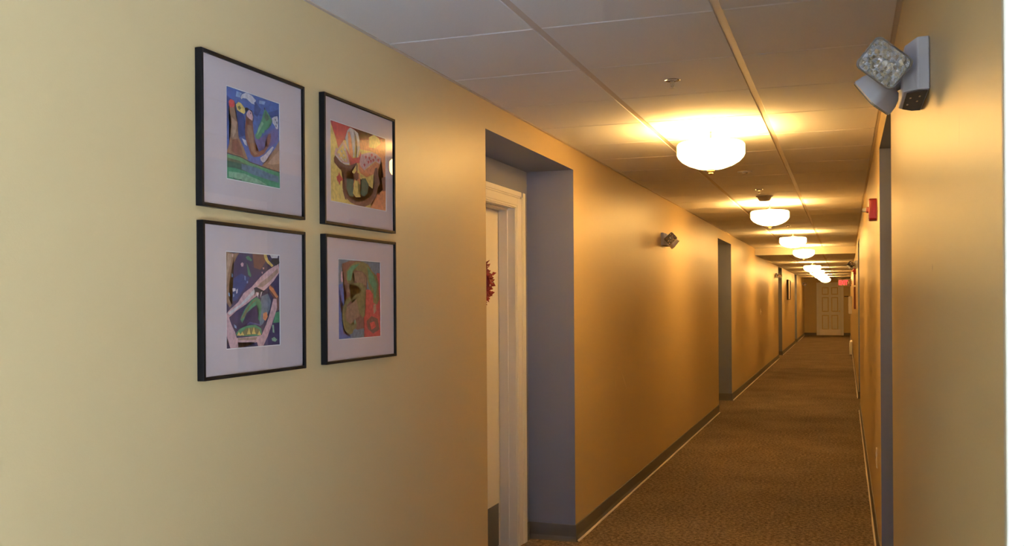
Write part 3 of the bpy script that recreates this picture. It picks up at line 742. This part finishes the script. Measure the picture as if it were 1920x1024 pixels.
# ------------------------------------------------------------------ emergency lights
def rounded_rect(w, h, r, n=6):
    pts = []
    for cx, cy, a0 in ((w / 2 - r, h / 2 - r, 0), (-w / 2 + r, h / 2 - r, PI / 2), (-w / 2 + r, -h / 2 + r, PI), (w / 2 - r, -h / 2 + r, 3 * PI / 2)):
        for i in range(n + 1):
            a = a0 + PI / 2 * i / n; pts.append((cx + r * math.cos(a), cy + r * math.sin(a)))
    return pts
def loft(bm, sections, mi=0, cap0=True, cap1=True):
    rings = [[bm.verts.new(p) for p in s] for s in sections]; n = len(rings[0])
    for A, B in zip(rings, rings[1:]):
        for i in range(n): bm.faces.new((A[i], A[(i + 1) % n], B[(i + 1) % n], B[i])).material_index = mi
    if cap0: bm.faces.new(rings[0][::-1]).material_index = mi
    if cap1: bm.faces.new(rings[-1]).material_index = mi
def lamp_head(parent, centre, normal, roll, w=.094, h=.078, pivot=None):
    """square lamp head; the lens looks along normal (all in the unit's frame)"""
    z = Vector(normal).normalized()
    up = Vector((0, 0, 1)); x = up.cross(z).normalized(); y = z.cross(x)
    R = Matrix((x, y, z)).transposed().to_4x4() @ Matrix.Rotation(roll, 4, 'Z')
    hd = bpy.data.objects.new('lamp_head', None)
    bm = bmesh.new()
    secs = []
    for sc, d, r in ((.35, -.046, .012), (.62, -.044, .016), (.84, -.034, .018), (.97, -.018, .016), (1.0, -.004, .013), (1.0, .001, .013)):
        secs.append([(px, py, d) for px, py in rounded_rect(w * sc, h * sc, r * sc)])
    loft(bm, secs, cap1=False)
    o = obj('lamp_head', bm, 'unit_plastic', parent, smooth=True)
    o.matrix_local = Matrix.Translation(centre) @ R
    # bezel and stepped pressed lens with ribs
    bm = bmesh.new()
    loft(bm, [[(px, py, d) for px, py in rounded_rect(w * s, h * s, .013 * s)] for s, d in ((.99, .001), (1.0, .004), (.95, .006), (.90, .0035))], cap0=False, cap1=False)
    obj('lens_rim', bm, 'clear_plastic', o, smooth=True)
    bm = bmesh.new()
    nx, ny = 28, 22
    W2, H2 = w * .465, h * .465
    rng = random.Random(5); grid = []; lens = bmesh.new(); lgrid = []
    tilt = {(a, b): (rng.uniform(-.0016, .0016), rng.uniform(-.0016, .0016)) for a in range(9) for b in range(9)}
    for j in range(ny + 1):
        row = []; lrow = []
        for i in range(nx + 1):
            u, v = -1 + 2 * i / nx, -1 + 2 * j / ny
            rr = math.hypot(u * 1.0, v * .85)
            zz = .002 - .030 * max(0, 1 - rr * rr * .80) ** 1.2
            if v < -.55: zz = .001 - .006 * ((i // 2) % 2) - .004 * (j % 2)
            elif v > .72 or abs(u) > .86: zz = .001 - .003 * ((i + j) % 2)
            ci, cj = i // 4, j // 4
            tx, ty = tilt[(ci, cj)]
            zz += tx * (i - ci * 4 - 2) + ty * (j - cj * 4 - 2) + rng.uniform(-.0003, .0003)
            k = 1 - .05 * (abs(v) > .9) * (abs(u) > .9)
            row.append(bm.verts.new((u * W2 * k, v * H2 * k, zz - .003)))
            lrow.append(lens.verts.new((u * W2 * k, v * H2 * k, .0032 + .002 * (1 - rr * rr * .5))))
        grid.append(row); lgrid.append(lrow)
    for g_, b_ in ((grid, bm), (lgrid, lens)):
        for j in range(ny):
            for i in range(nx): b_.faces.new((g_[j][i], g_[j][i + 1], g_[j + 1][i + 1], g_[j + 1][i]))
    obj('reflector', bm, 'reflector', o, angle=False)
    obj('lens', lens, 'prismatic_lens', o, angle=False)
    bm = bmesh.new(); tube(bm, (0, 0, -.026), (0, 0, -.006), .006, 12); obj('bulb', bm, 'plate_ivory', o)
    return o
def emergency_light():
    """unit for a right-hand wall: wall plane at x=0, body reaches -x; near end at y=0, length .255, bottom z=0"""
    r = empty('emergency_light', (0, 0, 0))
    L, H = .255, .113
    bm = bmesh.new()
    base = [(0, 0), (-.024, 0), (-.052, .034), (-.052, L - .034), (-.024, L), (0, L)]
    top = [(0, 0), (-.024, 0), (-.048, .034), (-.048, L - .034), (-.024, L), (0, L)]
    lo = [(x, y, .0) for x, y in base]; hi = [(x, y, H - (.010 if x < -.04 else 0)) for x, y in top]
    lo = [(x, y, .0 if x > -.04 else .002) for x, y in base]
    loft(bm, [[(x - .0006, y, z) for x, y, z in lo], [(x - .0006, y, z) for x, y, z in hi]])
    body = obj('housing', bm, 'unit_plastic', r, bevel=.003)
    bm = bmesh.new()
    pts = [(-.004, .012), (-.022, .012), (-.044, .040), (-.044, L - .040), (-.022, L - .012), (-.004, L - .012)]
    loft(bm, [[(x, y, -.0016) for x, y in pts], [(x, y, .003) for x, y in pts]])
    bp_ = obj('bottom_cover', bm, 'vent_dark', body); bp_['label'] = 'dark underside cover'
    for x, y in ((-.016, .06), (-.034, .075), (-.018, .115), (-.036, .15)):
        bm = bmesh.new(); box(bm, (x - .002, y, -.0022), (x + .002, y + .016, -.0012)); obj('cover_clip', bm, 'chrome', body)
    for pa, pb in (((-.048, .060, .066), (-.078, .020, .062)), ((-.048, .150, .050), (-.096, .110, .022))):
        bm = bmesh.new(); tube(bm, pa, pb, .015, 18); obj('swivel', bm, 'unit_plastic', r, smooth=True)
    lamp_head(r, (-.091, -.018, .057), (-.16, -.93, -.22), math.radians(-42), w=.097)
    lamp_head(r, (-.112, .100, .008), (-.72, .25, -.62), math.radians(12), w=.09, h=.08)
    return r
em = emergency_light()
em.location = (RW, 2.219, EYE + .444)
tag(em, 'large grey two-headed emergency light high on the right wall nearest the camera', 'emergency light', 'two-headed emergency lights along the corridor')
def mirror_x(o, t):
    """left-hand version: mirrored meshes, so that nothing carries a negative scale"""
    c = o.copy()
    S = Matrix.Diagonal((-1, 1, 1, 1))
    if o.data:
        me = o.data.copy(); me.transform(S); me.flip_normals(); c.data = me
    col.objects.link(c); c.parent = t
    c.matrix_local = S @ o.matrix_local @ S
    for ch in list(o.children): mirror_x(ch, c)
    return c
bpy.context.view_layer.update()
em2 = mirror_x(em, None)
em2.matrix_local = Matrix.Translation((LW, 8.53, EYE + .482))
tag(em2, 'two-headed emergency light on the left wall between the first two recesses', 'emergency light', 'two-headed emergency lights along the corridor')
for x, y, z, src, lb in ((LW, 23.45, EYE + .49, em2, 'small distant emergency light on the left wall beside the third recess'),
                         (LW, 38.2, EYE + .50, em2, 'tiny emergency light at the far end of the left wall by the end door'),
                         (RW, 15.2, EYE + .447, em, 'small distant emergency light on the right wall above a red alarm')):
    c = copy_tree(src); c.location = (x, y, z); tag(c, lb, 'emergency light', 'two-headed emergency lights along the corridor')

# ------------------------------------------------------------------ fire alarms
def fire_alarm():
    r = empty('fire_alarm', (0, 0, 0))            # right-hand wall at x=0
    bm = bmesh.new()
    loft(bm, [[(-d, y, z) for y, z in rounded_rect(.118 * s, .124 * s, .014)] for d, s in ((.0006, 1.0), (.036, 1.0), (.043, .94))])
    obj('horn_housing', bm, 'alarm_red', r, smooth=True)
    bm = bmesh.new(); loft(bm, [[(-d, y, z) for y, z in rounded_rect(.06 * s, .034 * s, .006)] for d, s in ((.043, 1.0), (.056, .85))]); obj('strobe_base', bm, 'alarm_red', r)
    bm = bmesh.new(); loft(bm, [[(-d, y, z) for y, z in rounded_rect(.045 * s, .024 * s, .005)] for d, s in ((.056, 1.0), (.074, .9), (.080, .6))]); obj('strobe_lens', bm, 'clear_plastic', r, smooth=True)
    bm = bmesh.new()
    for i in range(5): box(bm, (-.0445, -.035, -.052 + i * .006), (-.042, .035, -.049 + i * .006))
    obj('grille', bm, 'dark_brown', r)
    return r
fa = fire_alarm(); fa.location = (RW, 5.97, EYE + .512)
tag(fa, 'red fire alarm with clear strobe on the right wall past the blue recess', 'fire alarm', 'red fire alarms on the right wall')
c = copy_tree(fa); c.location = (RW, 17.5, EYE + .463); tag(c, 'tiny distant red fire alarm on the right wall just under the far emergency light', 'fire alarm', 'red fire alarms on the right wall')

# ------------------------------------------------------------------ wall plates
def wall_plate(x, y, z, out, label, cat, switch):
    r = empty('light_switch' if switch else 'power_outlet', (x, y, z), label, cat); s = -out
    bm = bmesh.new(); loft(bm, [[(s * d, a * k, b * k) for a, b in rounded_rect(.072, .116, .006)] for d, k in ((.0006, 1), (.004, 1), (.0065, .95))]); obj('cover_plate', bm, 'plate_ivory', r, smooth=True)
    bm = bmesh.new()
    if switch: box(bm, (min(0, s * .016), -.005, -.004), (max(0, s * .016), .005, .012))
    else:
        for dz in (-.02, .02): loft(bm, [[(s * d, a, b + dz) for a, b in rounded_rect(.030, .026, .008)] for d in (.006, .009)])
    obj('toggle' if switch else 'socket', bm, 'plate_ivory', r)
wall_plate(RW, 6.11, EYE - .95, 1, 'small ivory outlet plate low on the right wall below the red alarm', 'outlet', False)
wall_plate(LW, 19.1, EYE - .25, -1, 'small switch plate on the left wall just past the ceiling step', 'switch', True)

# ------------------------------------------------------------------ red ornament on the first door
oy = sum(door_span(*LREC[0])) / 2 + .075
r = empty('door_wreath', (LW - DEEP - .101, oy + .0, EYE + .10), 'red leafy wreath on the first white door, mostly hidden by the wall', 'wreath')
bm = bmesh.new()
rng = random.Random(11)
for i in range(170):
    a = rng.uniform(0, 2 * PI); rad = .085 + rng.uniform(-.022, .018)
    c = Vector((.030 + rng.uniform(-.008, .022), rad * math.cos(a), rad * math.sin(a)))
    d = Vector((rng.uniform(.0, .5), math.cos(a + rng.uniform(-.9, .9)), math.sin(a + rng.uniform(-.9, .9)))).normalized()
    side = d.cross(Vector((1, rng.uniform(-.3, .3), rng.uniform(-.3, .3)))).normalized(); ln = rng.uniform(.022, .042); wd = ln * .38
    nrm = d.cross(side).normalized() * .006
    p = [c, c + d * ln * .45 + side * wd + nrm, c + d * ln, c + d * ln * .45 - side * wd + nrm]
    q = [v - nrm.normalized() * .002 for v in p]
    A = [bm.verts.new(v) for v in p]; B = [bm.verts.new(v) for v in q]
    bm.faces.new(A); bm.faces.new(B[::-1])
    for j in range(4): bm.faces.new((A[j], A[(j + 1) % 4], B[(j + 1) % 4], B[j]))
obj('leaves', bm, 'ornament_red', r)
bm = bmesh.new()
for i in range(36):
    a0, a1 = 2 * PI * i / 36, 2 * PI * (i + 1) / 36
    tube(bm, (.022, .085 * math.cos(a0), .085 * math.sin(a0)), (.022, .085 * math.cos(a1), .085 * math.sin(a1)), .021, 8)
obj('ring', bm, 'ornament_red', r)

# ------------------------------------------------------------------ EXIT sign far on the right
r = empty('exit_sign', (RW, 30.0, EYE + .355), 'small red lit EXIT sign sticking out from the right wall near the end door', 'exit sign')
bm = bmesh.new(); box(bm, (-.375, 0, 0), (-.012, .045, .215)); obj('sign_housing', bm, 'exit_housing', r, bevel=.004)
bm = bmesh.new(); box(bm, (-.012, .005, .05), (-.0006, .04, .165)); obj('wall_bracket', bm, 'exit_housing', r)
fc = bpy.data.curves.new('letters', 'FONT'); fc.body = 'EXIT'; fc.size = .185; fc.extrude = .001; fc.align_x = 'CENTER'; fc.offset = .0035
tmp = bpy.data.objects.new('letters', fc); me = bpy.data.meshes.new_from_object(tmp)
me.materials.clear(); me.materials.append(M['exit_letters'])
xs_ = [v.co.x for v in me.vertices]; wd = max(xs_) - min(xs_); k = .25 / wd
me.transform(Matrix.Diagonal((k, 1.0, 1, 1)))
t = bpy.data.objects.new('letters', me); col.objects.link(t); t.parent = r
t.rotation_euler = (PI / 2, 0, 0); t.location = (-.235, -.0015, .043)
bpy.data.objects.remove(tmp)
bm = bmesh.new()
for zz in (-1, 1):
    a = [(-.085, .108), (-.070, .108), (-.085, .108 + zz * .035), (-.100, .108 + zz * .035)]
    A = [bm.verts.new((x, -.0012, z)) for x, z in a]; B = [bm.verts.new((x, .001, z)) for x, z in a]
    bm.faces.new(A); bm.faces.new(B[::-1])
    for j in range(4): bm.faces.new((A[j], A[(j + 1) % 4], B[(j + 1) % 4], B[j]))
obj('arrow', bm, 'detector_plastic', r)

# ------------------------------------------------------------------ small things at the far end
r = empty('name_plate', (.03, END, EYE + .07), 'small dark plate on the end wall right of the white door', 'wall sign')
bm = bmesh.new(); box(bm, (-.08, -.012, -.018), (.08, -.0006, .018)); obj('plate', bm, 'dark_brown', r, bevel=.002)
r = empty('wall_cabinet', (RW, 29.2, EYE - .45), 'narrow white cabinet on the right wall below the exit sign', 'cabinet')
bm = bmesh.new(); box(bm, (-.085, 0, 0), (-.0006, .32, .50)); obj('cabinet_body', bm, 'white_gloss', r, bevel=.004)
bm = bmesh.new(); box(bm, (-.097, .012, .012), (-.085, .308, .488)); dd = obj('cabinet_door', bm, 'white_gloss', r, bevel=.003)
bm = bmesh.new(); box(bm, (-.104, .03, .22), (-.097, .045, .28)); obj('latch', bm, 'satin_metal', dd)
r = empty('baseboard_heater', (RW, 26.4, 0), 'low white heater on the floor against the far right wall', 'heater')
bm = bmesh.new(); loft(bm, [[(x, y, z) for x, z in ((-.015, .0), (-.085, .0), (-.085, .24), (-.070, .32), (-.015, .34))] for y in (0, 1.0)]); obj('heater_casing', bm, 'white_gloss', r, bevel=.003)
bm = bmesh.new()
for i in range(5): box(bm, (-.087, .04, .05 + i * .03), (-.084, .96, .058 + i * .03))
obj('louvre', bm, 'vent_dark', r)
